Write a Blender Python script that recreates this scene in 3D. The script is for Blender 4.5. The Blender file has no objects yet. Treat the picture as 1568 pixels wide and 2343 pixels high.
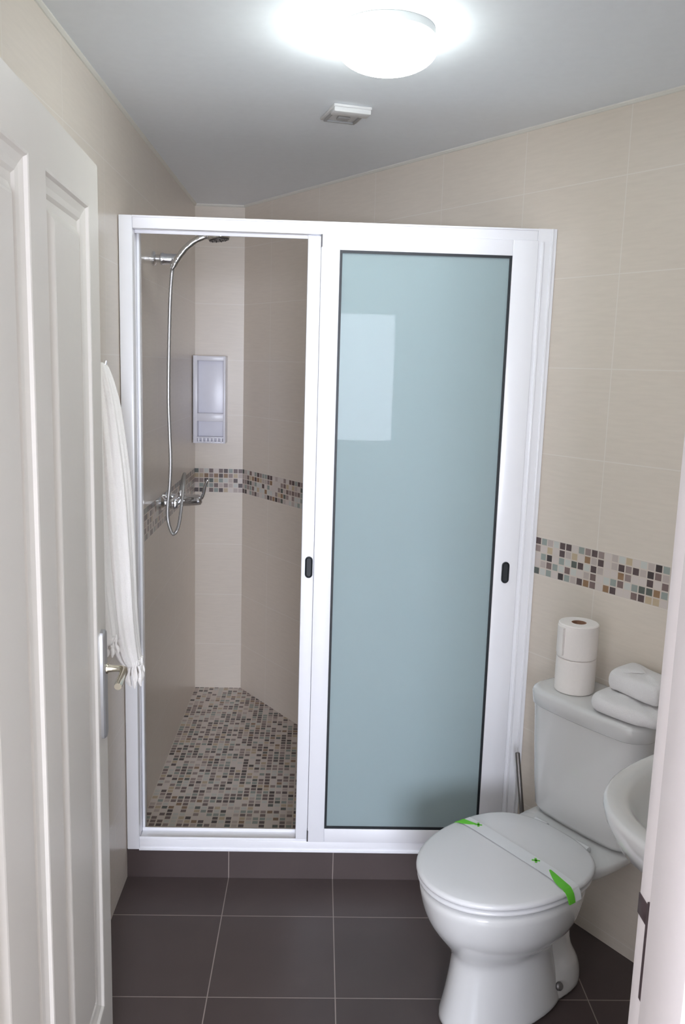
import bpy, bmesh, math, random
from mathutils import Vector, Matrix
random.seed(7)
sc = bpy.context.scene
COL = sc.collection
R = math.radians

# ---------------------------------------------------------------- camera
cd = bpy.data.cameras.new('camera'); cam = bpy.data.objects.new('camera', cd); COL.objects.link(cam)
th, ph, rl = R(9.6571), R(1.7153), R(1.6866)
F = Vector((math.sin(ph)*math.cos(th), math.cos(ph)*math.cos(th), -math.sin(th)))
Rv = Vector((math.cos(ph), -math.sin(ph), 0)); Uv = Rv.cross(F)
R2 = Rv*math.cos(rl)+Uv*math.sin(rl); U2 = Uv*math.cos(rl)-Rv*math.sin(rl)
M = Matrix((R2, U2, -F)).transposed().to_4x4(); M.translation = (.5777, 0, 1.623)
cam.matrix_world = M
cd.sensor_fit = 'VERTICAL'; cd.sensor_height = 24.0; cd.lens = 1949.54/2343*24.0
cd.clip_start = .02
sc.camera = cam
# ---------------------------------------------------------------- look
sc.view_settings.view_transform = 'Standard'; sc.view_settings.look = 'None'
sc.view_settings.gamma = 1; sc.view_settings.use_curve_mapping = False
sc.view_settings.exposure = 1.84
sc.cycles.diffuse_bounces = 10; sc.cycles.max_bounces = 16; sc.cycles.transmission_bounces = 12
w = bpy.data.worlds.new('world'); sc.world = w; w.use_nodes = True
w.node_tree.nodes['Background'].inputs[0].default_value = (.75, .86, 1, 1)
w.node_tree.nodes['Background'].inputs[1].default_value = 1.2
def area(name, loc, rot, sx, sy, power, col):
    l = bpy.data.lights.new(name, 'AREA'); l.shape = 'RECTANGLE'; l.size = sx; l.size_y = sy
    l.energy = power; l.color = col
    o = bpy.data.objects.new(name, l); COL.objects.link(o); o.location = loc; o.rotation_euler = rot; return o
# daylight entering the hall by its window behind the camera (window_1)
area('daylight', (.70, -2.46, 1.55), (R(90), 0, 0), 1.05, 1.15, 50, (.82, .865, 1.0))
# added fill light at the hall's left wall, with no real source there
area('hall_fill', (-1.15, -1.0, 1.5), (R(90), 0, R(-90)), 1.8, 1.8, 3, (.88, .91, 1.0))

# ---------------------------------------------------------------- helpers
def srgb(r, g, b):
    f = lambda c: (c/255/12.92) if c/255 <= .04045 else ((c/255+.055)/1.055)**2.4
    return (f(r), f(g), f(b), 1)
def mat(name, col, rough=.5, metal=0, spec=.5, coat=0, emis=None, estr=0, bump=None, sub=0):
    m = bpy.data.materials.new(name); m.use_nodes = True
    b = m.node_tree.nodes['Principled BSDF']
    b.inputs['Base Color'].default_value = col
    b.inputs['Roughness'].default_value = rough; b.inputs['Metallic'].default_value = metal
    b.inputs['Specular IOR Level'].default_value = spec
    b.inputs['Coat Weight'].default_value = coat; b.inputs['Coat Roughness'].default_value = .05
    if sub:
        b.inputs['Subsurface Weight'].default_value = sub; b.inputs['Subsurface Radius'].default_value = (.01,.01,.01)
    if emis: b.inputs['Emission Color'].default_value = emis; b.inputs['Emission Strength'].default_value = estr
    nt = m.node_tree
    # procedural variation in tone and a fine bump
    sc_, st, var = bump or (40, .02, .02)
    tc = nt.nodes.new('ShaderNodeTexCoord'); n = nt.nodes.new('ShaderNodeTexNoise')
    n.inputs['Scale'].default_value = sc_; n.inputs['Detail'].default_value = 4
    nt.links.new(tc.outputs['Object'], n.inputs['Vector'])
    mx = nt.nodes.new('ShaderNodeMix'); mx.data_type = 'RGBA'; mx.blend_type = 'MULTIPLY'
    mx.inputs[0].default_value = 1
    rr = nt.nodes.new('ShaderNodeMapRange'); rr.inputs[3].default_value = 1-var*2; rr.inputs[4].default_value = 1+var*.5
    nt.links.new(n.outputs[0], rr.inputs[0]); mx.inputs[6].default_value = col
    nt.links.new(rr.outputs[0], mx.inputs[7]); nt.links.new(mx.outputs[2], b.inputs['Base Color'])
    bp = nt.nodes.new('ShaderNodeBump'); bp.inputs['Strength'].default_value = st; bp.inputs['Distance'].default_value = .002
    nt.links.new(n.outputs[0], bp.inputs['Height']); nt.links.new(bp.outputs[0], b.inputs['Normal'])
    return m
class N:      # tiny node arithmetic
    def __init__(s, nt, sock): s.nt, s.s = nt, sock
    def op(s, kind, *a):
        n = s.nt.nodes.new('ShaderNodeMath'); n.operation = kind
        for i, v in enumerate((s,)+a):
            if isinstance(v, N): s.nt.links.new(v.s, n.inputs[i])
            else: n.inputs[i].default_value = v
        return N(s.nt, n.outputs[0])
    def __add__(s, o): return s.op('ADD', o)
    def __sub__(s, o): return s.op('SUBTRACT', o)
    def __mul__(s, o): return s.op('MULTIPLY', o)
    def __truediv__(s, o): return s.op('DIVIDE', o)
    def lt(s, o): return s.op('LESS_THAN', o)
    def gt(s, o): return s.op('GREATER_THAN', o)
    def fl(s): return s.op('FLOOR')
    def fr(s): return s.op('FRACT')
    def inv(s): return s.op('MULTIPLY', -1) + 1
def mixc(nt, f, a, b):
    n = nt.nodes.new('ShaderNodeMix'); n.data_type = 'RGBA'
    nt.links.new(f.s, n.inputs[0])
    for i, v in ((6, a), (7, b)):
        if isinstance(v, (tuple, list)): n.inputs[i].default_value = v
        else: nt.links.new(v, n.inputs[i])
    return n.outputs[2]
def edge_dist(x, pitch):          # distance to nearest joint, in metres
    f = x.fr(); return f.op('MINIMUM', f.inv())*pitch
MOSAIC = [(0, (206,196,190)), (.20, (196,198,192)), (.33, (186,174,168)), (.44, (190,172,144)), (.52, (150,134,130)),
          (.61, (150,158,152)), (.70, (126,108,104)), (.79, (150,120,92)), (.83, (94,80,80)), (.91, (96,102,96)), (.96, (72,64,64))]
def mosaic_nodes(nt, u, v, pitch=.0228, tones=MOSAIC, grout=(206,196,186), g=.0019):
    cu, cv = (u/pitch), (v/pitch)
    cmb = nt.nodes.new('ShaderNodeCombineXYZ'); nt.links.new(cu.fl().s, cmb.inputs[0]); nt.links.new(cv.fl().s, cmb.inputs[1])
    wn = nt.nodes.new('ShaderNodeTexWhiteNoise'); wn.noise_dimensions = '2D'; nt.links.new(cmb.outputs[0], wn.inputs['Vector'])
    cr = nt.nodes.new('ShaderNodeValToRGB'); cr.color_ramp.interpolation = 'CONSTANT'
    e = cr.color_ramp.elements
    e[0].color = srgb(*tones[0][1]); e[1].position = tones[1][0]; e[1].color = srgb(*tones[1][1])
    for p, c in tones[2:]: k = e.new(p); k.color = srgb(*c)
    nt.links.new(wn.outputs['Value'], cr.inputs[0])
    d = edge_dist(cu, pitch).op('MINIMUM', edge_dist(cv, pitch))
    gm = d.lt(g)
    return mixc(nt, gm, cr.outputs[0], srgb(*grout)), gm
def tile_material(name, base, ujoint=None, upitch=.3575, grout=(224, 217, 208), tones=None, band=True, rough=.28, lowjoint=True):
    m = bpy.data.materials.new(name); m.use_nodes = True; nt = m.node_tree
    b = nt.nodes['Principled BSDF']
    uv = nt.nodes.new('ShaderNodeUVMap'); sp = nt.nodes.new('ShaderNodeSeparateXYZ'); nt.links.new(uv.outputs[0], sp.inputs[0])
    u, v = N(nt, sp.outputs[0]), N(nt, sp.outputs[1])
    # ceramic: fine linen streaks and a soft mottling
    tn = nt.nodes.new('ShaderNodeTexNoise'); tn.inputs['Scale'].default_value = 1.0; tn.inputs['Detail'].default_value = 5
    mp = nt.nodes.new('ShaderNodeMapping'); mp.inputs['Scale'].default_value = (14, 120, 1); nt.links.new(uv.outputs[0], mp.inputs[0]); nt.links.new(mp.outputs[0], tn.inputs['Vector'])
    rr = nt.nodes.new('ShaderNodeMapRange'); rr.inputs[3].default_value = .93; rr.inputs[4].default_value = 1.05; nt.links.new(tn.outputs[0], rr.inputs[0])
    mu = nt.nodes.new('ShaderNodeMix'); mu.data_type = 'RGBA'; mu.blend_type = 'MULTIPLY'; mu.inputs[0].default_value = 1
    mu.inputs[6].default_value = srgb(*base); nt.links.new(rr.outputs[0], mu.inputs[7])
    up = v.gt(1.081)
    hi = edge_dist((v-1.138)/.25, .25); lo = edge_dist(v.op('MULTIPLY', -1/.2475)+1.024/.2475, .2475)
    jd = hi*up + lo*up.inv()
    if ujoint is not None: jd = jd.op('MINIMUM', edge_dist((u-ujoint)/upitch, upitch))
    jm = jd.lt(.0013)
    col = mixc(nt, jm, mu.outputs[2], srgb(*grout))
    if band:
        mc, gm = mosaic_nodes(nt, u+.004, v-1.024, tones=tones or MOSAIC)
        inb = v.gt(1.024)*v.lt(1.138)
        col = mixc(nt, inb, col, mc)
        jm = jm*inb.inv() + gm*inb
    nt.links.new(col, b.inputs['Base Color'])
    b.inputs['Roughness'].default_value = rough
    bp = nt.nodes.new('ShaderNodeBump'); bp.inputs['Strength'].default_value = .25; bp.inputs['Distance'].default_value = .001; bp.invert = True
    nt.links.new(jm.s, bp.inputs['Height']); nt.links.new(bp.outputs[0], b.inputs['Normal'])
    return m
def floor_material():
    m = bpy.data.materials.new('dark_floor_tile'); m.use_nodes = True; nt = m.node_tree; b = nt.nodes['Principled BSDF']
    uv = nt.nodes.new('ShaderNodeUVMap'); sp = nt.nodes.new('ShaderNodeSeparateXYZ'); nt.links.new(uv.outputs[0], sp.inputs[0])
    u, v = N(nt, sp.outputs[0]), N(nt, sp.outputs[1])
    cu, cv = (u-.322)/.333, (v-2.3097)/.333
    d = edge_dist(cu, .333).op('MINIMUM', edge_dist(cv, .333)); jm = d.lt(.0014)
    tn = nt.nodes.new('ShaderNodeTexNoise'); tn.inputs['Scale'].default_value = 9; tn.inputs['Detail'].default_value = 6; nt.links.new(uv.outputs[0], tn.inputs['Vector'])
    cmb = nt.nodes.new('ShaderNodeCombineXYZ'); nt.links.new(cu.fl().s, cmb.inputs[0]); nt.links.new(cv.fl().s, cmb.inputs[1])
    wn = nt.nodes.new('ShaderNodeTexWhiteNoise'); wn.noise_dimensions = '2D'; nt.links.new(cmb.outputs[0], wn.inputs['Vector'])
    f = N(nt, tn.outputs[0])*.5 + N(nt, wn.outputs[0])*.35
    c = mixc(nt, f, srgb(70, 59, 58), srgb(88, 77, 75))
    c = mixc(nt, jm, c, srgb(150, 138, 132))
    nt.links.new(c, b.inputs['Base Color']); b.inputs['Roughness'].default_value = .42
    return m
MOSAIC_DARK = [(0, (204,194,188)), (.16, (190,190,184)), (.26, (178,164,158)), (.36, (180,162,136)), (.43, (140,124,120)),
               (.55, (138,146,140)), (.65, (112,96,94)), (.77, (136,110,86)), (.81, (84,72,72)), (.91, (88,94,90)), (.96, (64,56,56))]
def mosaic_floor_material():
    m = bpy.data.materials.new('shower_mosaic'); m.use_nodes = True; nt = m.node_tree; b = nt.nodes['Principled BSDF']
    uv = nt.nodes.new('ShaderNodeUVMap'); sp = nt.nodes.new('ShaderNodeSeparateXYZ'); nt.links.new(uv.outputs[0], sp.inputs[0])
    c, gm = mosaic_nodes(nt, N(nt, sp.outputs[0]), N(nt, sp.outputs[1]), .0235, MOSAIC_DARK, g=.0025)
    nt.links.new(c, b.inputs['Base Color']); b.inputs['Roughness'].default_value = .35
    return m

def new(): return bmesh.new()
def box(bm, lo, hi, bev=0, seg=2, xf=None):
    x0, y0, z0 = lo; x1, y1, z1 = hi
    vs = [bm.verts.new((x, y, z)) for x in (x0, x1) for y in (y0, y1) for z in (z0, z1)]
    fs = [(0,1,3,2), (4,6,7,5), (0,4,5,1), (2,3,7,6), (0,2,6,4), (1,5,7,3)]
    ff = [bm.faces.new([vs[i] for i in f]) for f in fs]
    if bev:
        es = list({e for f in ff for e in f.edges})
        r = bmesh.ops.bevel(bm, geom=es, offset=bev, segments=seg, affect='EDGES', profile=.5)
        vs = list({v for f in r['faces'] for v in f.verts} | {v for v in vs if v.is_valid})
    if xf:
        for v in vs: v.co = xf @ v.co if isinstance(xf, Matrix) else Vector(xf(v.co))
    return vs
def prism(bm, pts, z0, z1, xf=None):      # polygon (x, y) extruded in z
    a = [bm.verts.new((x, y, z0)) for x, y in pts]; b = [bm.verts.new((x, y, z1)) for x, y in pts]
    bm.faces.new(a[::-1]); bm.faces.new(b); n = len(pts)
    for i in range(n): bm.faces.new((a[i], a[(i+1)%n], b[(i+1)%n], b[i]))
    if xf:
        for v in a+b: v.co = Vector(xf(v.co))
    return a+b
def tube(bm, pts, rad, seg=12, caps=True):
    pts = [Vector(p) for p in pts]; n = len(pts)
    rad = rad if isinstance(rad, (list, tuple)) else [rad]*n
    prev = None; rings = []
    for i, p in enumerate(pts):
        t = (pts[min(i+1, n-1)]-pts[max(i-1, 0)]).normalized()
        if prev is None: a = t.orthogonal().normalized()
        else: a = (prev-t*prev.dot(t)).normalized()
        prev = a; b = t.cross(a)
        rings.append([bm.verts.new(p+(a*math.cos(k*2*math.pi/seg)+b*math.sin(k*2*math.pi/seg))*rad[i]) for k in range(seg)])
    for i in range(n-1):
        for k in range(seg): bm.faces.new((rings[i][k], rings[i][(k+1)%seg], rings[i+1][(k+1)%seg], rings[i+1][k]))
    if caps: bm.faces.new(rings[0][::-1]); bm.faces.new(rings[-1])
def spline(pts, k=8):
    P = [Vector(p) for p in pts]; P = [P[0]*2-P[1]]+P+[P[-1]*2-P[-2]]; o = []
    for i in range(1, len(P)-2):
        a, b, c, d = P[i-1:i+3]
        for j in range(k):
            t = j/k; o.append(.5*((2*b)+(c-a)*t+(2*a-5*b+4*c-d)*t*t+(3*b-a-3*c+d)*t**3))
    return o+[P[-2]]
def lathe(bm, prof, c, seg=48, axis='z'):   # prof: (r, h)
    rings = []
    for r, h in prof:
        ring = []
        for k in range(seg if r > 1e-6 else 1):
            a = 2*math.pi*k/seg; q = (r*math.cos(a), r*math.sin(a), h)
            if axis == 'x': q = (q[2], q[0], q[1])
            if axis == 'y': q = (q[0], q[2], q[1])
            ring.append(bm.verts.new(Vector(c)+Vector(q)))
        rings.append(ring)
    for A, B in zip(rings, rings[1:]):
        for k in range(seg):
            if len(A) == 1 and len(B) == 1: continue
            if len(A) == 1: bm.faces.new((A[0], B[k], B[(k+1)%seg]))
            elif len(B) == 1: bm.faces.new((A[k], B[0], A[(k+1)%seg]))
            else: bm.faces.new((A[k], A[(k+1)%seg], B[(k+1)%seg], B[k]))
def loft(bm, rings, cap0=True, cap1=True):
    V = [[bm.verts.new(Vector(p)) for p in r] for r in rings]; n = len(V[0])
    for A, B in zip(V, V[1:]):
        for k in range(n): bm.faces.new((A[k], A[(k+1)%n], B[(k+1)%n], B[k]))
    if cap0: bm.faces.new(V[0][::-1])
    if cap1: bm.faces.new(V[-1])
    return V
def root_loc(o):
    v = Vector((0, 0, 0))
    while o is not None: v += o.location; o = o.parent
    return v
def obj(name, bm, m, parent=None, smooth=True, base=None, sub=0, angle=35, **props):
    bmesh.ops.recalc_face_normals(bm, faces=bm.faces)
    me = bpy.data.meshes.new(name); o = bpy.data.objects.new(name, me); COL.objects.link(o)
    off = root_loc(parent) if parent else Vector(base or (0, 0, 0))
    for v in bm.verts: v.co -= off
    if parent: o.parent = parent
    else: o.location = off
    bm.to_mesh(me); bm.free(); me.materials.append(m)
    if smooth:
        for p in me.polygons: p.use_smooth = True
        if sub == 0: me.set_sharp_from_angle(angle=R(angle))
    if sub:
        s_ = o.modifiers.new('subdivision', 'SUBSURF'); s_.levels = sub; s_.render_levels = sub
    for k, v in props.items(): o[k] = v
    return o
def thing(name, loc, label=None, category=None, group=None, kind=None):
    o = bpy.data.objects.new(name, None); COL.objects.link(o); o.location = loc; o.empty_display_size = .05
    if label: o['label'] = label
    if category: o['category'] = category
    if group: o['group'] = group
    if kind: o['kind'] = kind
    return o
def uvwall(o, fn):      # metres as UV; fn(world co) -> (u, v)
    me = o.data; uv = me.uv_layers.new(name='UVMap'); mw = root_loc(o)
    for l in me.loops: uv.data[l.index].uv = fn(me.vertices[l.vertex_index].co+mw)
    return o

# right wall frame: o = distance out from the wall, t = along it from the back corner
SN, CS = math.sin(R(34.3666)), math.cos(R(34.3666)); P0 = Vector((.2226, 3.9829, 0))
def RW(o, t, z): return Vector((P0.x+t*SN-o*CS, P0.y-t*CS-o*SN, z))
def xrw(y): return P0.x+(P0.y-y)/CS*SN      # x of the wall surface at depth y
YF, ZC = 2.4955, 2.3197

# ---------------------------------------------------------------- materials
WALL = (217, 207, 195)
m_rw = tile_material('right_wall_tile', WALL, .233)
m_lw = tile_material('left_wall_tile', WALL, .2, tones=MOSAIC_DARK)
m_bw = tile_material('back_wall_tile', WALL, None, tones=MOSAIC_DARK)
m_floor = floor_material(); m_mos = mosaic_floor_material()
m_ceil = mat('ceiling_paint', srgb(236, 241, 246), .7)
m_cove = mat('cornice_white', srgb(222, 220, 212), .6)
m_hall = mat('hall_paint', srgb(228, 226, 223), .8)
m_hallfl = mat('hall_floor', srgb(205, 200, 194), .5)
m_alu = mat('white_aluminium', srgb(246, 246, 250), .22, coat=.3, bump=(30, .005, .005))
m_doorp = mat('door_paint', srgb(207, 202, 195), .42, bump=(30, .01, .008))
m_jamb = mat('jamb_paint', srgb(206, 199, 198), .5)
m_black = mat('black_rubber', srgb(28, 32, 36), .5)
m_chrome = mat('chrome', (.82, .83, .86, 1), .08, 1, bump=(30, .0, .0))
m_steel = mat('brushed_steel', srgb(132, 127, 124), .45, .9)
m_satin = mat('satin_plate', srgb(190, 190, 192), .35, .8)
m_nick = mat('nickel', srgb(225, 218, 200), .22, 1)
m_hose = mat('hose_steel', srgb(172, 170, 167), .42, .7)
m_dark = mat('shower_nozzle_grey', srgb(70, 66, 66), .4, .4)
m_cer = mat('ceramic', srgb(208, 208, 207), .12, coat=.4, bump=(10, .0, .003))
m_seat = mat('seat_plastic', srgb(212, 212, 213), .25, bump=(10, .0, .003))
m_plas = mat('white_plastic', srgb(226, 225, 232), .3)
m_tissue = mat('tissue_paper', srgb(236, 231, 227), .95, bump=(160, .25, .02))
m_card = mat('cardboard', srgb(158, 120, 96), .9)
m_towel = mat('terry_towel', srgb(228, 226, 226), .95, bump=(420, .8, .04))
m_cloth = mat('woven_towel', srgb(242, 238, 234), .95, bump=(300, .6, .03))
m_green = mat('green_print', srgb(96, 190, 48), .6)
m_strip = mat('sanitary_paper', srgb(216, 217, 219), .7)
m_rust = mat('tarnished_metal', srgb(92, 76, 78), .5, .6, bump=(60, .2, .25))
m_lamp = mat('lamp_glass', srgb(255, 255, 255), .3, emis=(.93, 1, .98, 1), estr=10.5)
def lamp_glow():      # the bulb sits to the left inside the dome, so that side is brighter
    nt = m_lamp.node_tree; b = nt.nodes['Principled BSDF']
    tc = nt.nodes.new('ShaderNodeTexCoord'); sp = nt.nodes.new('ShaderNodeSeparateXYZ'); nt.links.new(tc.outputs['Object'], sp.inputs[0])
    mr = nt.nodes.new('ShaderNodeMapRange'); mr.inputs[1].default_value = .09; mr.inputs[2].default_value = -.11
    mr.inputs[3].default_value = 4.0; mr.inputs[4].default_value = 14; nt.links.new(sp.outputs[0], mr.inputs[0]); nt.links.new(mr.outputs[0], b.inputs['Emission Strength'])
lamp_glow()
m_lampb = mat('lamp_base', srgb(165, 165, 165), .5)
m_ventp = mat('vent_plastic', srgb(214, 214, 214), .6)
m_bolt = mat('bolt_cap', srgb(120, 118, 118), .4, .6)
m_brush = mat('holder_plastic', srgb(215, 213, 213), .4)

def glass_mat():
    m = bpy.data.materials.new('frosted_glass'); m.use_nodes = True; nt = m.node_tree; b = nt.nodes['Principled BSDF']
    b.inputs['Base Color'].default_value = srgb(190, 207, 209)
    b.inputs['Roughness'].default_value = .55; b.inputs['Transmission Weight'].default_value = .45
    b.inputs['IOR'].default_value = 1.1
    b.inputs['Specular IOR Level'].default_value = .2
    b.inputs['Coat Weight'].default_value = .09; b.inputs['Coat Roughness'].default_value = .0; b.inputs['Coat IOR'].default_value = 1.5
    return m
m_glass = glass_mat()
def pane_mat():
    m = bpy.data.materials.new('window_pane'); m.use_nodes = True; b = m.node_tree.nodes['Principled BSDF']
    b.inputs['Transmission Weight'].default_value = 1; b.inputs['Roughness'].default_value = 0; b.inputs['IOR'].default_value = 1.01
    return m
m_pane = pane_mat()

# ---------------------------------------------------------------- structure
T = .1
YP0, YP1, ZH = .84, .97, 2.32       # partition with the doorway
bm = new(); box(bm, (-T, YP0, -.1), (0, 3.983+T, 2.5))
uvwall(obj('wall_left', bm, m_lw, smooth=False, kind='structure'), lambda c: (3.983-c.y, c.z))
bm = new(); box(bm, (-T, 3.9829, -.1), (.2226+T, 3.9829+T, 2.5))
uvwall(obj('wall_back', bm, m_bw, smooth=False, kind='structure'), lambda c: (c.x, c.z))
bm = new()
a, b_ = RW(0, 0, 0), RW(0, 3.9, 0); c_, d_ = RW(-T, 3.9, 0), RW(-T, 0, 0)
prism(bm, [(a.x, a.y), (b_.x, b_.y), (c_.x, c_.y), (d_.x, d_.y)], -.1, 2.5)
uvwall(obj('wall_right', bm, m_rw, smooth=False, kind='structure'), lambda c: ((c.x-P0.x)*SN-(c.y-P0.y)*CS, c.z))
def shape(y0, y1):      # plan of the wedge-shaped room between two depths
    return [(0, y0), (xrw(y0), y0), (xrw(y1), y1), (0, y1)]
bm = new(); prism(bm, shape(YP1-.14, YF+.05), -.1, 0)
uvwall(obj('floor', bm, m_floor, smooth=False, kind='structure'), lambda c: (c.x, c.y))
bm = new(); prism(bm, shape(YF+.05, 3.983), -.1, .058)
uvwall(obj('floor_shower', bm, m_mos, smooth=False, kind='structure'), lambda c: (c.x, c.y))
bm = new(); prism(bm, shape(YF+.006, YF+.085), 0.0, .097)
def stepuv(c): return (c.x, 2.3097+.333*.5+c.z)
uvwall(obj('trim_step', bm, m_floor, smooth=False, kind='structure'), stepuv)
bm = new(); prism(bm, shape(YP0, 3.983), ZC, ZC+.1)
obj('ceiling', bm, m_ceil, smooth=False, kind='structure')
# thin cornice line round the ceiling
def cornice(name, p, q, nrm):
    bm = new(); p, q, nrm = Vector(p), Vector(q), Vector(nrm)
    rings = [[e+nrm*a+Vector((0, 0, b)) for a, b in ((0, 0), (0, -.009), (.003, -.008), (.008, -.003), (.009, 0))] for e in (p, q)]
    loft(bm, rings); obj(name, bm, m_cove, smooth=False, kind='structure')
cornice('trim_1', (0, YP1, ZC), (0, 3.983, ZC), (1, 0, 0))
cornice('trim_2', (0, 3.983, ZC), (.2226, 3.983, ZC), (0, -1, 0))
cornice('trim_3', RW(0, 0, ZC), RW(0, 3.65, ZC), (-CS, -SN, 0))
# partition with the doorway the camera looks through
XL, XR, ZD = .135, .995, 2.03
bm = new()
box(bm, (-T, YP0, 0), (XL-.02, YP1, ZH)); box(bm, (XR+.02, YP0, 0), (xrw(YP1)+.1, YP1, ZH)); box(bm, (XL-.02, YP0, ZD+.02), (XR+.02, YP1, ZH))
obj('wall_front', bm, m_hall, smooth=False, kind='structure')
# door lining: rebated jambs and head
jt = thing('trim_4', (XR, YP1, 0), kind='structure')
bm = new()
box(bm, (XR, YP0-.012, 0), (XR+.02, YP1-.034, ZD+.02), .0015)
box(bm, (XR+.0035, YP1-.034, 0), (XR+.02, YP1+.004, ZD+.02), .0015)
box(bm, (XR+.006, YP0-.02, 0), (XR+.09, YP0, ZD+.09), .004)
obj('door_jamb', bm, m_jamb, jt)
bm = new()
box(bm, (XL-.02, YP0-.012, 0), (XL, YP1-.034, ZD+.02), .0015); box(bm, (XL-.09, YP0-.02, 0), (XL-.006, YP0, ZD+.09), .004)
obj('door_jamb', bm, m_jamb, jt)
bm = new()
box(bm, (XL, YP0-.012, ZD), (XR, YP1-.034, ZD+.02), .0015)
obj('door_head', bm, m_jamb, jt)
bm = new()      # long thin strike plate let into the rebate, with its lip
prism(bm, [(-.001, 0), (.030, 0), (.030, .0035), (-.001, .0035)], 0, 1)
bm.free(); bm = new()
box(bm, (XR+.0005, YP1-.0375, .852), (XR+.0062, YP1-.026, .985), .001)
box(bm, (XR+.0005, YP1-.0375, .945), (XR+.006, YP1-.0335, .988), .001)
box(bm, (XR+.0022, YP1-.030, .950), (XR+.0062, YP1+.0045, .978), .001)
obj('strike_plate', bm, m_rust, jt, label='tarnished brown metal strike plate')
# hall behind the camera
bm = new(); box(bm, (-1.3, -2.5, -.1), (2.6, YP0, 0)); obj('floor_hall', bm, m_hallfl, smooth=False, kind='structure')
bm = new(); box(bm, (-1.3, -2.5, 2.5), (2.6, YP0, 2.6)); obj('ceiling_hall', bm, m_hall, smooth=False, kind='structure')
bm = new(); box(bm, (-1.3, YP0-.001, 2.3), (2.6, YP1, 2.6)); obj('wall_over_door', bm, m_hall, smooth=False, kind='structure')
bm = new(); box(bm, (-1.3, -2.5, 0), (-1.2, YP0, 2.5)); obj('wall_hall_left', bm, m_hall, smooth=False, kind='structure')
bm = new(); box(bm, (2.5, -2.5, 0), (2.6, YP0, 2.5)); obj('wall_hall_right', bm, m_hall, smooth=False, kind='structure')
bm = new(); box(bm, (-1.2, YP0-.0, 0), (-T, YP1, 2.5)); obj('wall_hall_front', bm, m_hall, smooth=False, kind='structure')
WX0, WX1, WZ0, WZ1 = .15, 1.25, .95, 2.12
bm = new()
for lo, hi in (((-1.3, 0), (WX0, 2.5)), ((WX1, 0), (2.6, 2.5)), ((WX0, 0), (WX1, WZ0)), ((WX0, WZ1), (WX1, 2.5))):
    box(bm, (lo[0], -2.5, lo[1]), (hi[0], -2.4, hi[1]))
obj('wall_hall_back', bm, m_hall, smooth=False, kind='structure')
wt = thing('window_1', (.7, -2.42, WZ0), kind='structure')
bm = new()
for x0, z0, x1, z1 in ((WX0, WZ0, WX0+.05, WZ1), (WX1-.05, WZ0, WX1, WZ1), (WX0, WZ0, WX1, WZ0+.05), (WX0, WZ1-.05, WX1, WZ1), (.68, WZ0, .72, WZ1)):
    box(bm, (x0, -2.43, z0), (x1, -2.39, z1), .004)
obj('window_frame', bm, m_alu, wt)

# ---------------------------------------------------------------- panelled door, open against the left wall
A = Vector((.126, 1.786, 0)); dd = Vector((.0542856, -.9985255, 0)).normalized(); dn = Vector((.9985255, .0542856, 0)).normalized()
def D(s_, n, z): return A+dd*s_+dn*n+Vector((0, 0, z))
LW, LH, LT = .83, 2.0, .038
door = thing('door_1', D(LW, 0, 0), kind='structure')
bm = new()
xs = [0, .083, .398, .49, .765, LW]; z0, z1, zb, zt = .012, LH, .20, 1.912
def dbox(bm, s0, s1, n0, n1, za, zb_, bev=0):
    box(bm, (s0, n0, za), (s1, n1, zb_), bev, xf=lambda c: D(c.x, c.y, c.z))
for s0, s1 in ((xs[0], xs[1]), (xs[2], xs[3]), (xs[4], xs[5])): dbox(bm, s0, s1, -LT, 0, z0, z1)
for s0, s1 in ((xs[1], xs[2]), (xs[3], xs[4])):
    dbox(bm, s0, s1, -LT, 0, z0, zb); dbox(bm, s0, s1, -LT, 0, zt, z1)
obj('leaf_frame', bm, m_doorp, door, smooth=False)
for s0, s1 in ((xs[1], xs[2]), (xs[3], xs[4])):
    # sloping moulding, sunk groove, raised field
    prof = [(0, 0), (.004, -.001), (.008, -.006), (.020, -.010), (.030, -.012), (.036, -.016), (.050, -.016), (.066, -.006), (.070, -.005)]
    bm = new()
    rings = [[D(s0+i, n, zb+i), D(s1-i, n, zb+i), D(s1-i, n, zt-i), D(s0+i, n, zt-i)] for i, n in prof]
    V = loft(bm, rings, False, True)
    rb = [bm.verts.new(D(a_, -LT+.004, z_)) for a_, z_ in ((s0, zb), (s1, zb), (s1, zt), (s0, zt))]
    bm.faces.new(rb[::-1])
    for k in range(4): bm.faces.new((V[0][k], rb[k], rb[(k+1)%4], V[0][(k+1)%4]))
    obj('door_panel', bm, m_doorp, door, smooth=False)
bm = new()      # long escutcheon with rounded ends
pw, pz0, pz1, ps = .018, .822, 1.064, .048
pts = [(ps-pw, pz0+.012), (ps-pw+.004, pz0+.004), (ps, pz0), (ps+pw-.004, pz0+.004), (ps+pw, pz0+.012), (ps+pw, pz1-.012), (ps+pw-.004, pz1-.004), (ps, pz1), (ps-pw+.004, pz1-.004), (ps-pw, pz1-.012)]
loft(bm, [[D(a_, n, z_) for a_, z_ in [(ps+(p-ps)*k, (pz0+pz1)/2+(q-(pz0+pz1)/2)*(1-(1-k)*.15)) for p, q in pts]] for n, k in ((0, 1), (.006, 1), (.009, .82))])
pl = obj('door_plate', bm, m_satin, door, label='satin metal handle plate')
bm = new()
zc_ = .975
neck = [D(.040, .006, zc_), D(.040, .02, zc_), D(.040, .032, zc_), D(.042, .041, zc_), D(.048, .046, zc_), D(.06, .048, zc_-.001), D(.09, .048, zc_-.004), D(.115, .047, zc_-.007), D(.125, .047, zc_-.008)]
tube(bm, neck, [.0095, .0075, .007, .0075, .008, .008, .0078, .0085, .0075], 14)
tube(bm, [D(.040, .008, zc_), D(.040, .012, zc_)], [.012, .011], 16)
obj('door_handle', bm, m_nick, door, label='bright lever handle')

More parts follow.
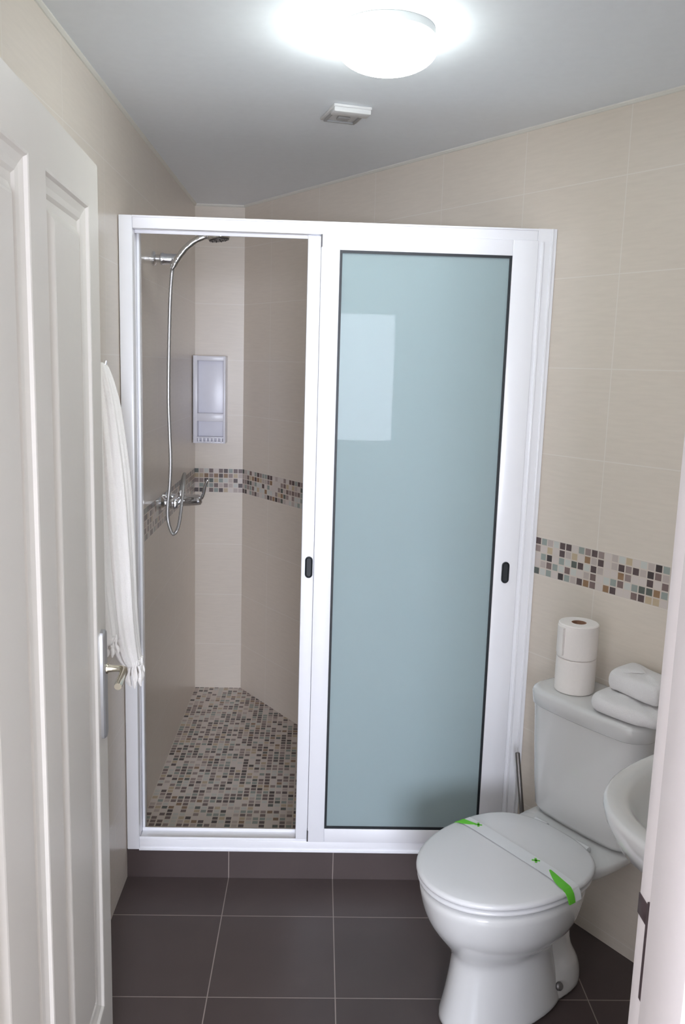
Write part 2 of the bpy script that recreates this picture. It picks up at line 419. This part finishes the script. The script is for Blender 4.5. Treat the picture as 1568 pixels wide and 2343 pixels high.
# ---------------------------------------------------------------- ceiling lamp and vent
lamp = thing('ceiling_lamp', (.70, 1.915, ZC), 'round white dome lamp glowing on the ceiling above the shower door', 'ceiling lamp')
bm = new(); lathe(bm, [(0, 0), (.098, 0), (.099, -.002), (.099, -.016), (.097, -.018), (0, -.018)], (.70, 1.915, ZC), 64)
obj('lamp_base', bm, m_lampb, lamp)
bm = new(); pr = [(.092, -.018), (.101, -.021), (.105, -.029), (.106, -.038)]+[(.106*math.cos(a), -.038-.048*math.sin(a)) for a in [i*math.pi/2/12 for i in range(1, 13)]]
pr[-1] = (0, -.086); lathe(bm, pr, (.70, 1.915, ZC), 64)
obj('lamp_shade', bm, m_lamp, lamp, angle=80)
vent = thing('ceiling_vent', (.629, 2.517, ZC), 'small square white air vent cover on the ceiling beyond the lamp', 'vent')
def vbox(bm, lo, hi, bev):
    a = R(15)
    box(bm, lo, hi, bev, xf=lambda c: (.629+c.x*math.cos(a)-c.y*math.sin(a), 2.517+c.x*math.sin(a)+c.y*math.cos(a), ZC+c.z))
bm = new(); vbox(bm, (-.054, -.074, -.008), (.054, .074, 0), .003); obj('vent_plate', bm, m_ventp, vent)
bm = new(); vbox(bm, (-.052, -.072, -.020), (.052, -.030, -.007), .003); obj('vent_flap', bm, m_ventp, vent)
bm = new()
vbox(bm, (-.046, -.022, -.013), (.046, -.014, -.007), .002); vbox(bm, (-.046, .058, -.013), (.046, .066, -.007), .002)
vbox(bm, (-.046, -.0135, -.013), (-.038, .0575, -.007), .002); vbox(bm, (.038, -.0135, -.013), (.046, .0575, -.007), .002)
vbox(bm, (-.018, .008, -.014), (.018, .036, -.007), .004)
obj('vent_grille', bm, m_lampb, vent)

# ---------------------------------------------------------------- shower screen
scr = thing('shower_screen', (.62, YF, .098), 'white aluminium sliding shower screen with a frosted door standing on the dark step', 'shower screen')
ZT, ZS = 2.0247, .098; W_ = 1.2445; FD = .085
bm = new(); box(bm, (.002, YF, ZS), (.040, YF+FD, ZT), .003); box(bm, (.04, YF+.055, ZS), (.048, YF+FD, ZT), .002)
obj('side_jamb', bm, m_alu, scr)
bm = new()
prism(bm, [(1.184, YF), (W_-.007, YF), (xrw(YF+.065)-.004, YF+.065), (1.184, YF+.065)], ZS, ZT)
box(bm, (1.196, YF-.004, ZS+.036), (1.202, YF+.01, ZT-.036), .001); box(bm, (1.222, YF-.0035, ZS), (1.228, YF+.01, ZT), .001)
obj('side_jamb', bm, m_alu, scr)
bm = new(); box(bm, (.040, YF, ZT-.036), (1.184, YF+FD-.024, ZT), .003); box(bm, (.04, YF+.036, ZT-.044), (1.184, YF+.042, ZT-.03), .001)
box(bm, (.04, YF-.004, ZT-.006), (1.184, YF+.01, ZT-.001), .001)
obj('header', bm, m_alu, scr)
bm = new(); box(bm, (.040, YF, ZS), (1.184, YF+FD-.024, ZS+.036), .003)
box(bm, (.04, YF+.004, ZS+.03), (1.184, YF+.008, ZS+.042), .001); box(bm, (.04, YF+.052, ZS+.03), (1.184, YF+.056, ZS+.046), .001)
box(bm, (.04, YF-.005, ZS-.000), (1.184, YF+.01, ZS+.006), .001)
obj('sill', bm, m_alu, scr)
def slide(x0, x1, y, z0, z1, sl, sr, rb, rt, hx, lab):
    g = .004
    d = thing('sliding_door', (0, 0, 0)); d.parent = scr; d.location = Vector((x0, y, z0))-scr.location
    th_ = .022
    bm = new()
    box(bm, (x0, y, z0), (x0+sl, y+th_, z1), .0025); box(bm, (x1-sr, y, z0), (x1, y+th_, z1), .0025)
    box(bm, (x0+sl, y+.001, z0), (x1-sr, y+th_, z0+rb), .0015); box(bm, (x0+sl, y+.001, z1-rt), (x1-sr, y+th_, z1), .0015)
    bm2 = bm
    return d, bm2, (x0+sl, x1-sr, z0+rb, z1-rt)
def finish_slide(bm, d, inner, y, hx, hz, ghost=False):
    # the frame mesh becomes the sliding door itself; glass, gasket, pull and seal are its sub-parts
    loc = d.location.copy(); bpy.data.objects.remove(d)
    me_root = thing('tmp', (0, 0, 0)); me_root.parent = scr; me_root.location = loc
    o = obj('sliding_door', bm, m_alu, me_root); o.parent = scr; o.location = loc; bpy.data.objects.remove(me_root)
    ix0, ix1, iz0, iz1 = inner
    b2 = new(); box(b2, (ix0-.006, y+.008, iz0-.006), (ix1+.006, y+.014, iz1+.006)); obj('glass_pane', b2, m_glass, o, smooth=False)
    b2 = new(); g = .007
    for a0, c0, a1, c1 in ((ix0, iz0, ix0+g, iz1), (ix1-g, iz0, ix1, iz1), (ix0+g, iz0, ix1-g, iz0+g), (ix0+g, iz1-g, ix1-g, iz1)):
        box(b2, (a0, y+.003, c0), (a1, y+.016, c1))
    obj('rubber_gasket', b2, m_black, o, smooth=False)
    b2 = new()      # recessed pull: oblong with round ends, raised rim
    def ob(w, h, n=8):
        p = []
        for k in range(n+1): a = math.pi*k/n; p.append((hx+w*math.cos(a), hz+h-w+w*math.sin(a)))
        for k in range(n+1): a = math.pi+math.pi*k/n; p.append((hx+w*math.cos(a), hz-h+w+w*math.sin(a)))
        return p
    loft(b2, [[(a, y+dy, c) for a, c in ob(w, h)] for dy, w, h in ((.001, .0115, .033), (-.003, .0115, .033), (-.0035, .0095, .031), (-.002, .0075, .029), (-.0008, .0065, .028))], True, True)
    obj('door_pull', b2, m_black, o)
    return o
y1, y2 = YF-.012, YF+.018
y1 = YF+.002
d, bm, inn = slide(.571, 1.186, y1-.006, .133, 1.992, .053, .072, .046, .044, 0, '')
fd = finish_slide(bm, d, inn, y1-.006, 1.149, 1.026)
for lo_, hi_ in (((.570, y1-.0075, 1.955), (.574, y1+.012, 1.989)), ((.569, y1-.0075, .136), (.573, y1+.012, .172))):
    b2 = new(); box(b2, lo_, hi_); obj('brush_seal', b2, m_dark, fd, smooth=False)
d, bm, inn = slide(.532, 1.150, y2+.006, .136, 1.990, .055, .06, .046, .044, 0, '')
bdr = finish_slide(bm, d, inn, y2+.006, .556, 1.030)
# left-hand travelling stile face stands proud of the rear door
b2 = new(); box(b2, (.5335, YF-.0005, .140), (.570, y2+.006, 1.984), .002); obj('stile_cover', b2, m_alu, bdr)
b2 = new()
def ob(hx, hz, w, h, n=8):
    p = []
    for k in range(n+1): a = math.pi*k/n; p.append((hx+w*math.cos(a), hz+h-w+w*math.sin(a)))
    for k in range(n+1): a = math.pi+math.pi*k/n; p.append((hx+w*math.cos(a), hz-h+w+w*math.sin(a)))
    return p
for o_ in list(bdr.children):
    if o_.name.startswith('door_pull'): bpy.data.objects.remove(o_)
loft(b2, [[(a, YF+dy, c) for a, c in ob(.556, 1.028, w_, h_)] for dy, w_, h_ in ((.001, .0115, .033), (-.004, .0115, .033), (-.0045, .0095, .031), (-.003, .0075, .029), (-.001, .0065, .028))])
obj('door_pull', b2, m_black, bdr)

# ---------------------------------------------------------------- shower fittings
sh = thing('hand_shower', (0, 3.0, 1.968), 'chrome hand shower in its wall bracket above the steel hose', 'shower head')
bm = new(); lathe(bm, [(0, 0), (.024, 0), (.024, .006), (.020, .010), (.014, .012), (.014, .024), (.020, .028), (.020, .036), (.0175, .04), (.0175, .080), (.013, .086), (0, .086)], (0, 3.0, 1.966), 32, 'x')
obj('wall_bracket', bm, m_chrome, sh)
bm = new()
hp = spline([(.074, 2.985, 1.945), (.084, 2.985, 1.962), (.098, 2.985, 1.982), (.119, 2.985, 2.006), (.148, 2.985, 2.028), (.175, 2.985, 2.040), (.200, 2.985, 2.046)], 6)
tube(bm, hp, [.0108+.0004*math.sin(i) for i in range(len(hp))], 16)
tube(bm, [(.068, 2.985, 1.934), (.076, 2.985, 1.948)], [.0085, .011], 14)
obj('handle', bm, m_chrome, sh)
bm = new()
a_ = R(8)
lathe(bm, [(0, .020), (.018, .019), (.034, .010), (.038, .002), (.038, -.006), (.034, -.010)], (0, 0, 0), 32)
bmesh.ops.rotate(bm, verts=bm.verts, cent=(0, 0, 0), matrix=Matrix.Rotation(-a_, 3, 'Y')); bmesh.ops.translate(bm, verts=bm.verts, vec=(.224, 2.985, 2.043))
hd = obj('spray_head', bm, m_chrome, sh)
bm = new(); lathe(bm, [(.0345, -.0085), (.033, -.014), (0, -.014)], (0, 0, 0), 32)
for k in range(14):
    r_, q = (.012, k*math.pi/2.5) if k < 5 else (.025, k*2*math.pi/9)
    lathe(bm, [(.002, -.013), (.0015, -.0165), (0, -.0165)], (r_*math.cos(q), r_*math.sin(q), 0), 8)
bmesh.ops.rotate(bm, verts=bm.verts, cent=(0, 0, 0), matrix=Matrix.Rotation(-a_, 3, 'Y')); bmesh.ops.translate(bm, verts=bm.verts, vec=(.224, 2.985, 2.043))
obj('nozzle_face', bm, m_dark, sh, label='dark grey nozzle face')
bm = new()
hose = spline([(.071, 2.988, 1.940), (.066, 2.99, 1.915), (.058, 3.0, 1.826), (.053, 3.0, 1.65), (.051, 3.0, 1.494), (.054, 3.0, 1.38), (.057, 3.0, 1.276), (.053, 3.0, 1.187), (.047, 3.0, 1.131), (.046, 3.0, 1.08), (.053, 3.0, 1.041), (.066, 3.005, 1.016),
               (.083, 3.01, 1.048), (.094, 3.02, 1.138), (.095, 3.05, 1.20), (.09, 3.10, 1.222), (.075, 3.14, 1.19), (.065, 3.17, 1.150)], 14)
tube(bm, hose, [.0058+(.0005 if i % 2 else -.0002) for i in range(len(hose))], 10)
obj('shower_hose', bm, m_hose, sh, label='ribbed steel hose hanging in a loop')
mx = thing('shower_mixer', (0, 3.17, 1.11), 'chrome wall mixer tap with raised lever on the mosaic band', 'tap')
bm = new()
for yy in (3.10, 3.24):
    bm = new(); lathe(bm, [(0, 0), (.028, 0), (.027, .008), (.018, .014), (.014, .02), (.014, .05), (0, .052)], (0, yy, 1.112), 32, 'x')
    obj('wall_flange', bm, m_chrome, mx)
bm = new()
tube(bm, [(.052, 3.078, 1.112), (.052, 3.082, 1.112), (.052, 3.13, 1.112), (.052, 3.17, 1.112), (.052, 3.21, 1.112), (.052, 3.258, 1.112), (.052, 3.262, 1.112)], [.012, .0185, .0185, .022, .0185, .0185, .012], 24)
tube(bm, [(.05, 3.17, 1.112), (.10, 3.17, 1.114), (.128, 3.17, 1.116)], [.022, .022, .021], 24)
tube(bm, [(.065, 3.17, 1.12), (.065, 3.17, 1.152)], [.010, .0095], 16)
obj('mixer_body', bm, m_chrome, mx)
bm = new()
tube(bm, [(.128, 3.17, 1.116), (.136, 3.17, 1.117), (.141, 3.17, 1.118)], [.021, .0205, .014], 24)
lv = spline([(.132, 3.165, 1.118), (.145, 3.16, 1.128), (.153, 3.155, 1.15), (.158, 3.15, 1.172), (.168, 3.145, 1.196)], 5)
tube(bm, lv, [.010]+[.0075-.0001*i for i in range(len(lv)-2)]+[.004], 12)
obj('mixer_lever', bm, m_chrome, mx)
# corner caddy of two niches
cy = thing('shower_caddy', (.07, 3.95, 1.268), 'white plastic shower caddy with two recesses on the narrow back wall', 'shelf')
yb_, yf_ = 3.983, 3.892; cx0, cx1, cz0, cz1 = .004, .150, 1.262, 1.655
bm = new()
for lo, hi in (((cx0, yf_, cz0), (cx0+.019, yb_-.0002, cz1)), ((cx1-.010, yf_+.0004, cz0+.0004), (cx1, yb_-.0002, cz1-.0004)), ((cx0+.015, yf_+.0008, cz1-.022), (cx1-.005, yb_-.0002, cz1-.0008)),
               ((cx0+.015, yf_+.002, 1.362), (cx1-.005, yb_-.0002, 1.398)), ((cx0+.015, yf_+.0008, cz0+.0008), (cx1-.005, yb_-.0002, cz0+.009)), ((cx0+.015, yb_-.04, cz0+.004), (cx1-.005, yb_-.0004, cz1-.004))):
    box(bm, lo, hi, .0015)
obj('caddy_body', bm, m_plas, cy)
bm = new()
nsl = 7
for k in range(nsl): box(bm, (cx0+.022+k*.0168, yf_-.004, cz0+.006), (cx0+.022+k*.0168+.009, yf_+.004, cz0+.026), .0015)
box(bm, (cx0+.018, yf_-.005, cz0+.024), (cx1-.008, yf_+.005, cz0+.030), .001)
obj('guard_rail', bm, m_plas, cy)

# ---------------------------------------------------------------- toilet
TC = 2.146
def egg(oc, back, front, hw, z, tc=TC, n=48, pw=2.0, pb=2.0):
    r = []
    for k in range(n):
        a = 2*math.pi*k/n; c, s_ = math.cos(a), math.sin(a)
        p = pw if c > 0 else pb
        cc = math.copysign(abs(c)**(2/p), c); ss = math.copysign(abs(s_)**(2/p), s_)
        r.append(RW(oc+(front if c > 0 else back)*cc, tc+hw*ss, z))
    return r
toi = thing('toilet', RW(.35, TC, 0), 'white ceramic toilet with closed lid beside the shower screen', 'toilet')
bm = new()
S = [(0, .41, .17, .203, .112), (.012, .41, .172, .206, .114), (.03, .41, .170, .200, .110), (.08, .41, .155, .188, .102), (.14, .415, .135, .172, .096), (.175, .415, .13, .167, .095),
     (.195, .415, .135, .172, .101), (.215, .41, .145, .190, .117), (.24, .41, .160, .210, .139), (.27, .415, .17, .228, .157), (.30, .42, .178, .240, .169), (.34, .42, .18, .252, .179), (.372, .42, .18, .257, .183), (.384, .42, .178, .255, .181)]
loft(bm, [egg(o, b, f, h, z, tc=TC, pb=2.4) for z, o, b, f, h in S])
bowl = obj('bowl', bm, m_cer, toi, sub=1)
bm = new()      # trapway column behind, flaring to the bolted foot
S = [(0, .285, .118, .14, .092), (.012, .285, .122, .142, .096), (.045, .285, .122, .14, .094), (.075, .285, .112, .13, .088), (.105, .285, .092, .11, .076), (.14, .285, .080, .10, .069), (.20, .285, .078, .12, .067), (.25, .28, .085, .12, .068), (.295, .26, .11, .14, .076), (.335, .215, .15, .16, .10), (.36, .19, .16, .16, .13)]
loft(bm, [egg(o, b, f, h, z, pw=2.4, pb=2.6) for z, o, b, f, h in S])
obj('trapway', bm, m_cer, toi, sub=1)
bm = new()      # shelf carrying the cistern
S = [(.315, .17, .120, .15, .085), (.345, .165, .150, .16, .130), (.37, .16, .150, .16, .155), (.392, .16, .150, .15, .160), (.400, .155, .147, .14, .157)]
loft(bm, [egg(o, b, f, h, z, pw=3, pb=4) for z, o, b, f, h in S])
obj('cistern_shelf', bm, m_cer, toi, sub=1)
bm = new()      # side relief grooves on the bowl
def bolt(t):
    b = new(); 
    c = RW(.305, t, .052)
    lathe(b, [(0, 0), (.011, 0), (.011, .006), (.008, .010), (0, .011)], (0, 0, 0), 20)
    q = Vector((0, 0, 1)).rotation_difference((RW(0, 1 if t > TC else -1, 0)-RW(0, 0, 0))+Vector((0, 0, .5)))
    for v in b.verts: v.co = q @ v.co + c
    obj('floor_bolt', b, m_bolt, toi, label='small grey floor bolt cap')
bm.free(); bolt(TC+.0925); bolt(TC-.0925)
def plate(name, z0, z1, f, b, h, m, dome=0, oc=.42, inner=None):
    bm = new(); e = .006
    prof = [(z0, -e), (z0+.002, -.0015), (z0+.005, 0), (z1-.006, 0), (z1-.002, -.003), (z1, -.009)]
    rings = [egg(oc, b+i, f+i, h+i, z, n=64, pw=2.05, pb=2.6) for z, i in prof]
    if dome:
        for q in (.06, .12, .17): rings.append(egg(oc, b-q, f-q, h-q*.95, z1+dome*min(1, q/.12), n=64, pw=2.05, pb=2.4))
    loft(bm, rings); return obj(name, bm, m, toi, angle=60)
plate('seat', .388, .402, .260, .195, .188, m_seat)
plate('lid', .4045, .420, .263, .198, .191, m_seat, .003)
bm = new()
bm.free()
for t in (-.07, .07):
    bm = new(); tube(bm, [RW(.222, TC+t-.02, .405), RW(.222, TC+t+.02, .405)], .011, 14)
    obj('lid_hinge', bm, m_seat, toi)
bm = new()      # cistern: rounded front, sides drawn in towards the bottom
def cis(z, hw, dep, e=0, r=.05, n=8):
    t0, t1, o0, o1 = TC-hw, TC+hw, .004, dep; p = [(o0, t0+.0), (o0, t1)]
    pts = []
    for k in range(n+1): a = math.pi/2*k/n; pts.append((o1-r+r*math.sin(a)*1.0, t1-r+r*math.cos(a)))
    for k in range(n+1): a = math.pi/2*k/n; pts.append((o1-r+r*math.cos(a), t0+r-r*math.sin(a)))
    bow = lambda o, t: o+.014*(1-((t-TC)/hw)**2)*(1 if o > o1-.02 else 0)
    mid = [(o1, t1-r-(t1-t0-2*r)*j/6) for j in range(1, 6)]
    seq = [(o0, t1)]+pts[:n+1]+mid+pts[n+1:]+[(o0, t0)]
    return [RW(bow(o, t), t, z) for o, t in seq]
loft(bm, [cis(z, h, dp) for z, h, dp in ((.402, .150, .150), (.406, .160, .162), (.42, .166, .168), (.50, .172, .173), (.60, .177, .177), (.70, .181, .180), (.716, .182, .181))])
obj('cistern', bm, m_cer, toi, angle=50)
bm = new()
loft(bm, [cis(z, h, dp, r=.055) for z, h, dp in ((.715, .183, .182), (.719, .187, .186), (.750, .189, .188), (.757, .187, .186), (.7615, .182, .181), (.763, .172, .172))])
obj('cistern_lid', bm, m_cer, toi, angle=50)

# paper band over the lid
sb = thing('sanitary_band', RW(.40, TC, .42), 'thin white paper band with green leaves laid across the toilet lid', 'paper band')
def zlid(t):
    x = abs(t-TC)
    return .4245 if x < .12 else (.4245-.0035*(x-.12)/.059 if x < .179 else (.4210-.012*((x-.179)/.014)**1.3 if x < .193 else .409-(x-.193)*3))
tl = [TC-.199+i*.398/60 for i in range(61)]
def ribbon(bm, f0, f1, ts, lift):
    V = [[bm.verts.new(RW(f(t), t+(.0), zlid(t)+lift)) for f in (f0, f1)] for t in ts]
    V2 = [[bm.verts.new(RW(f(t), t+(lift*2 if t > TC else -lift*2), zlid(t)+lift+.0005)) for f in (f0, f1)] for t in ts]
    for i in range(len(ts)-1):
        bm.faces.new((V2[i][0], V2[i][1], V2[i+1][1], V2[i+1][0])); bm.faces.new((V[i][0], V[i+1][0], V[i+1][1], V[i][1]))
        bm.faces.new((V[i][0], V2[i][0], V2[i+1][0], V[i+1][0])); bm.faces.new((V[i][1], V[i+1][1], V2[i+1][1], V2[i][1]))
bm = new(); ribbon(bm, lambda t: .385, lambda t: .425, [t for t in tl if t > TC-.19], .0008); obj('paper_strip', bm, m_strip, sb)
for sgn in (1, -1):     # leaf, thin at the middle, broad as it wraps over the edge
    bm = new(); st_ = .112 if sgn > 0 else .14; ts = [TC+sgn*(st_+i*(.199-st_)/24) for i in range(25)]
    f0 = lambda t, b=st_: .398+.012*(max(0, abs(t-TC)-b)/(.199-b))
    def f1(t):
        q = max(0, (abs(t-TC)-st_)/(.199-st_)); return f0(t)+.0005+.026*math.sin(math.pi*(.05+.68*q))
    ribbon(bm, f0, f1, ts if sgn > 0 else ts[:22], .0016); obj('green_leaf', bm, m_green, sb, label='green printed leaf')
for t0 in (TC+.066, TC-.135):
    bm = new()
    for a in (R(45), R(-45)):
        ca, sa = math.cos(a), math.sin(a)
        box(bm, (-.010, -.0028, 0), (.010, .0028, .0006), xf=lambda c: RW(.398+c.x*ca-c.y*sa, t0+c.x*sa+c.y*ca, zlid(t0)+.0016+c.z))
    obj('green_cross', bm, m_green, sb, label='small green printed cross')

# toilet rolls and hand towels on the cistern
def roll(z, label, flap):
    c = RW(.096, TC-.010-.095+.0, z); c = Vector((1.298, 2.221, z))
    t = thing('toilet_roll', c, label, 'toilet roll', 'stacked toilet rolls on the cistern')
    bm = new(); prof = [(.020, 0), (.050, .0), (.0535, .003), (.054, .03), (.054, .065), (.0535, .0935), (.051, .096), (.020, .096)]
    lathe(bm, prof, c, 56)
    if flap:      # loose end of the sheet standing off the roll at the left
        pts = []
        for k in range(9):
            a = R(150+k*8); r_ = .0545+.008*(k/8)**2; pts.append((c.x+r_*math.cos(a), c.y+r_*math.sin(a)))
        inner = [(c.x+(.053)*math.cos(R(150+k*8)), c.y+.053*math.sin(R(150+k*8))) for k in range(8, -1, -1)]
        prism(bm, pts+inner, z+.012, z+.088)
    obj('paper_roll', bm, m_tissue, t)
    bm = new(); lathe(bm, [(.0195, .001), (.0202, .0955), (.0185, .0955), (.0180, .001), (.0195, .001)], c, 40); obj('cardboard_core', bm, m_card, t, label='brown cardboard core')
roll(.7635, 'white toilet roll on the cistern lid, under the other roll', False)
roll(.8600, 'white toilet roll standing on top of another roll, brown core showing', True)
def folded(name, label, oc, tc, z0, ho, ht, layers, th_, rot, seed):
    rnd = random.Random(seed); bm = new(); ca, sa = math.cos(rot), math.sin(rot)
    n = 40; zz = z0
    for L in range(layers):
        rings = []
        for j, (fz, fi) in enumerate([(0, .82), (.10, .93), (.28, .99), (.5, 1.0), (.74, .985), (.92, .92), (1.0, .80), (1.02, .5), (1.03, .15)]):
            ring = []
            for k in range(n):
                a = 2*math.pi*k/n; c, s_ = math.cos(a), math.sin(a)
                u = math.copysign(abs(c)**.42, c)*(ho-.004*L)*fi; v = math.copysign(abs(s_)**.42, s_)*(ht-.003*L)*fi
                wob = .004*math.sin(3*a+L*2+seed)+.0022*math.sin(7*a+.8*j+L)
                sag = .004*math.sin(a*2+seed)*fz
                ring.append(RW(oc+(u+wob)*ca-(v+wob)*sa, tc+(u+wob)*sa+(v+wob)*ca, zz+fz*th_+sag))
            rings.append(ring)
        loft(bm, rings); zz += th_*.93
    o = obj(name, bm, m_towel, None, base=RW(oc, tc, z0), angle=180)
    o['label'] = label; o['category'] = 'towel'; o['group'] = 'folded hand towels on the cistern'
    s_ = o.modifiers.new('subdivision', 'SUBSURF'); s_.levels = 1; s_.render_levels = 1
    return o
folded('folded_towel', 'flat folded white towel on the cistern lid, under the rolled one', .105, 2.262, .7645, .088, .100, 1, .044, R(4), 3)
folded('folded_towel', 'plump folded white towel on top of the flat towel', .080, 2.262, .8110, .062, .085, 1, .056, R(-5), 5)

# toilet brush
tb = thing('toilet_brush', RW(.11, 1.985, 0), 'steel handled toilet brush in the corner behind the toilet', 'toilet brush')
bm = new(); b0 = RW(.105, 1.955, 0); lathe(bm, [(0, 0), (.042, 0), (.045, .004), (.040, .06), (.040, .12), (.036, .125), (.036, .05), (0, .05)], b0, 40); obj('brush_holder', bm, m_brush, tb)
tp = RW(.08, 1.852, .487); lo_ = b0+Vector((0, 0, .055)); dirv = (tp-lo_)
bm = new(); tube(bm, [lo_, lo_+dirv*.5, tp-dirv.normalized()*.003, tp], [.0072, .0072, .0072, .0055], 16); obj('brush_handle', bm, m_steel, tb, label='thin steel handle')

# ---------------------------------------------------------------- washbasin on the slanted wall
wb = thing('washbasin', RW(.25, 2.745, 0), 'white ceramic washbasin on the slanted wall right of the toilet, cut by the door jamb', 'washbasin')
bm = new(); BC, BT = .30, 2.745
def bas(f, b, h, z, n=64, e=2.6): 
    r = []
    for k in range(n):
        a = 2*math.pi*k/n; c, s_ = math.cos(a), math.sin(a); p = e if c > 0 else 5
        r.append(RW(BC+(f if c > 0 else b)*math.copysign(abs(c)**(2/p), c), BT+h*math.copysign(abs(s_)**(2/p), s_), z))
    return r
loft(bm, [bas(.10, .16, .10, .600), bas(.17, .24, .17, .615), bas(.26, .29, .235, .655), bas(.325, .296, .278, .70), bas(.350, .297, .295, .745), bas(.358, .297, .300, .770), bas(.357, .297, .299, .779), bas(.350, .293, .293, .783),
          bas(.320, .235, .265, .781), bas(.308, .160, .255, .774), bas(.290, .145, .240, .745), bas(.24, .12, .20, .69), bas(.15, .08, .12, .655), bas(.03, .03, .03, .648)])
obj('basin', bm, m_cer, wb, angle=70)
bm = new(); loft(bm, [egg(.20, .10, .10, .10, 0, tc=BT), egg(.20, .09, .09, .085, .05, tc=BT), egg(.20, .075, .075, .07, .35, tc=BT), egg(.20, .09, .10, .09, .612, tc=BT)]); obj('pedestal', bm, m_cer, wb, angle=60)
bm = new(); q = [RW(.075, BT, .782), RW(.075, BT, .86), RW(.10, BT, .90), RW(.15, BT, .905), RW(.19, BT, .885)]; sp_ = spline(q, 5); tube(bm, sp_, .012, 16)
tube(bm, [RW(.075, BT, .86), RW(.065, BT, .93)], [.012, .006], 12); obj('basin_tap', bm, m_chrome, wb)

# ---------------------------------------------------------------- hanging towel and its hook
hk = thing('towel_hook', (0, 2.13, 1.60), 'small chrome hook on the left wall holding the fringed towel', 'hook')
bm = new(); lathe(bm, [(0, 0), (.016, 0), (.016, .004), (.008, .008), (0, .008)], (0, 2.13, 1.60), 24, 'x')
tube(bm, spline([(.004, 2.13, 1.60), (.03, 2.13, 1.597), (.045, 2.13, 1.604), (.052, 2.13, 1.622)], 5), .004, 10)
obj('hook_arm', bm, m_chrome, hk)
tw = thing('hanging_towel', (.05, 2.14, .80), 'long white fringed towel hanging on the wall left of the shower', 'towel')
def drape(name, prof, folds, ph, amp, m=m_cloth):
    # prof: (z, x_left, x_right, y_centre, half depth in y)
    P = spline([Vector((a[0], a[1], a[2])) for a in prof], 6); Q = spline([Vector((a[3], a[4], 0)) for a in prof], 6)
    bm = new(); rings = []; n = 96
    for p, q in zip(P, Q):
        z, xl, xr = p; yc, hy = q.x, q.y; ring = []; cx = (xl+xr)/2; hx = (xr-xl)/2
        for k in range(n):
            a = 2*math.pi*k/n
            f = 1+amp*min(1, hy/.03)*math.sin(folds*a+ph+1.3*math.sin(z*5))+.4*amp*math.sin((folds*2+1)*a+z*9)
            ring.append((cx+hx*math.cos(a)*f, yc+hy*math.sin(a)*f, z))
        rings.append(ring)
    loft(bm, rings); return obj(name, bm, m, tw, angle=180)
drape('front_fold', [(1.617, .030, .046, 2.135, .012), (1.605, .022, .056, 2.135, .024), (1.56, .022, .070, 2.14, .036), (1.49, .022, .083, 2.145, .042), (1.32, .024, .100, 2.15, .048), (1.15, .026, .106, 2.155, .05), (.97, .030, .110, 2.16, .052), (.87, .054, .117, 2.165, .048), (.835, .072, .123, 2.17, .04)], 7, .3, .075)
drape('back_fold', [(1.612, .028, .042, 2.125, .010), (1.59, .012, .046, 2.11, .025), (1.50, .008, .052, 2.075, .034), (1.3, .008, .058, 2.06, .042), (1.1, .008, .068, 2.065, .045), (.96, .012, .078, 2.075, .045), (.925, .014, .080, 2.075, .043)], 5, 1.1, .11)
def fringe(xl, xr, yc, hy, z, n, L, seed):
    rnd = random.Random(seed); bm = new()
    for k in range(n):
        a = 2*math.pi*k/n; x = (xl+xr)/2+(xr-xl)/2*.9*math.cos(a); y = yc+hy*.9*math.sin(a)
        l = L*rnd.uniform(.75, 1.05); dx, dy = rnd.uniform(-.006, .008), rnd.uniform(-.008, .008)
        pts = [(x+dx*t+.0016*math.sin(t*9+k), y+dy*t+.0016*math.cos(t*9+k), z+.012-(l+.012)*t) for t in [i/9 for i in range(10)]]
        tube(bm, pts, [.0042, .0036, .0034, .0036, .0034, .0038, .005, .0056, .0040, .0022], 7)
    return obj('fringe', bm, m_cloth, tw)
fringe(.072, .123, 2.17, .04, .838, 24, .058, 3)
fringe(.014, .080, 2.075, .043, .93, 22, .042, 8)
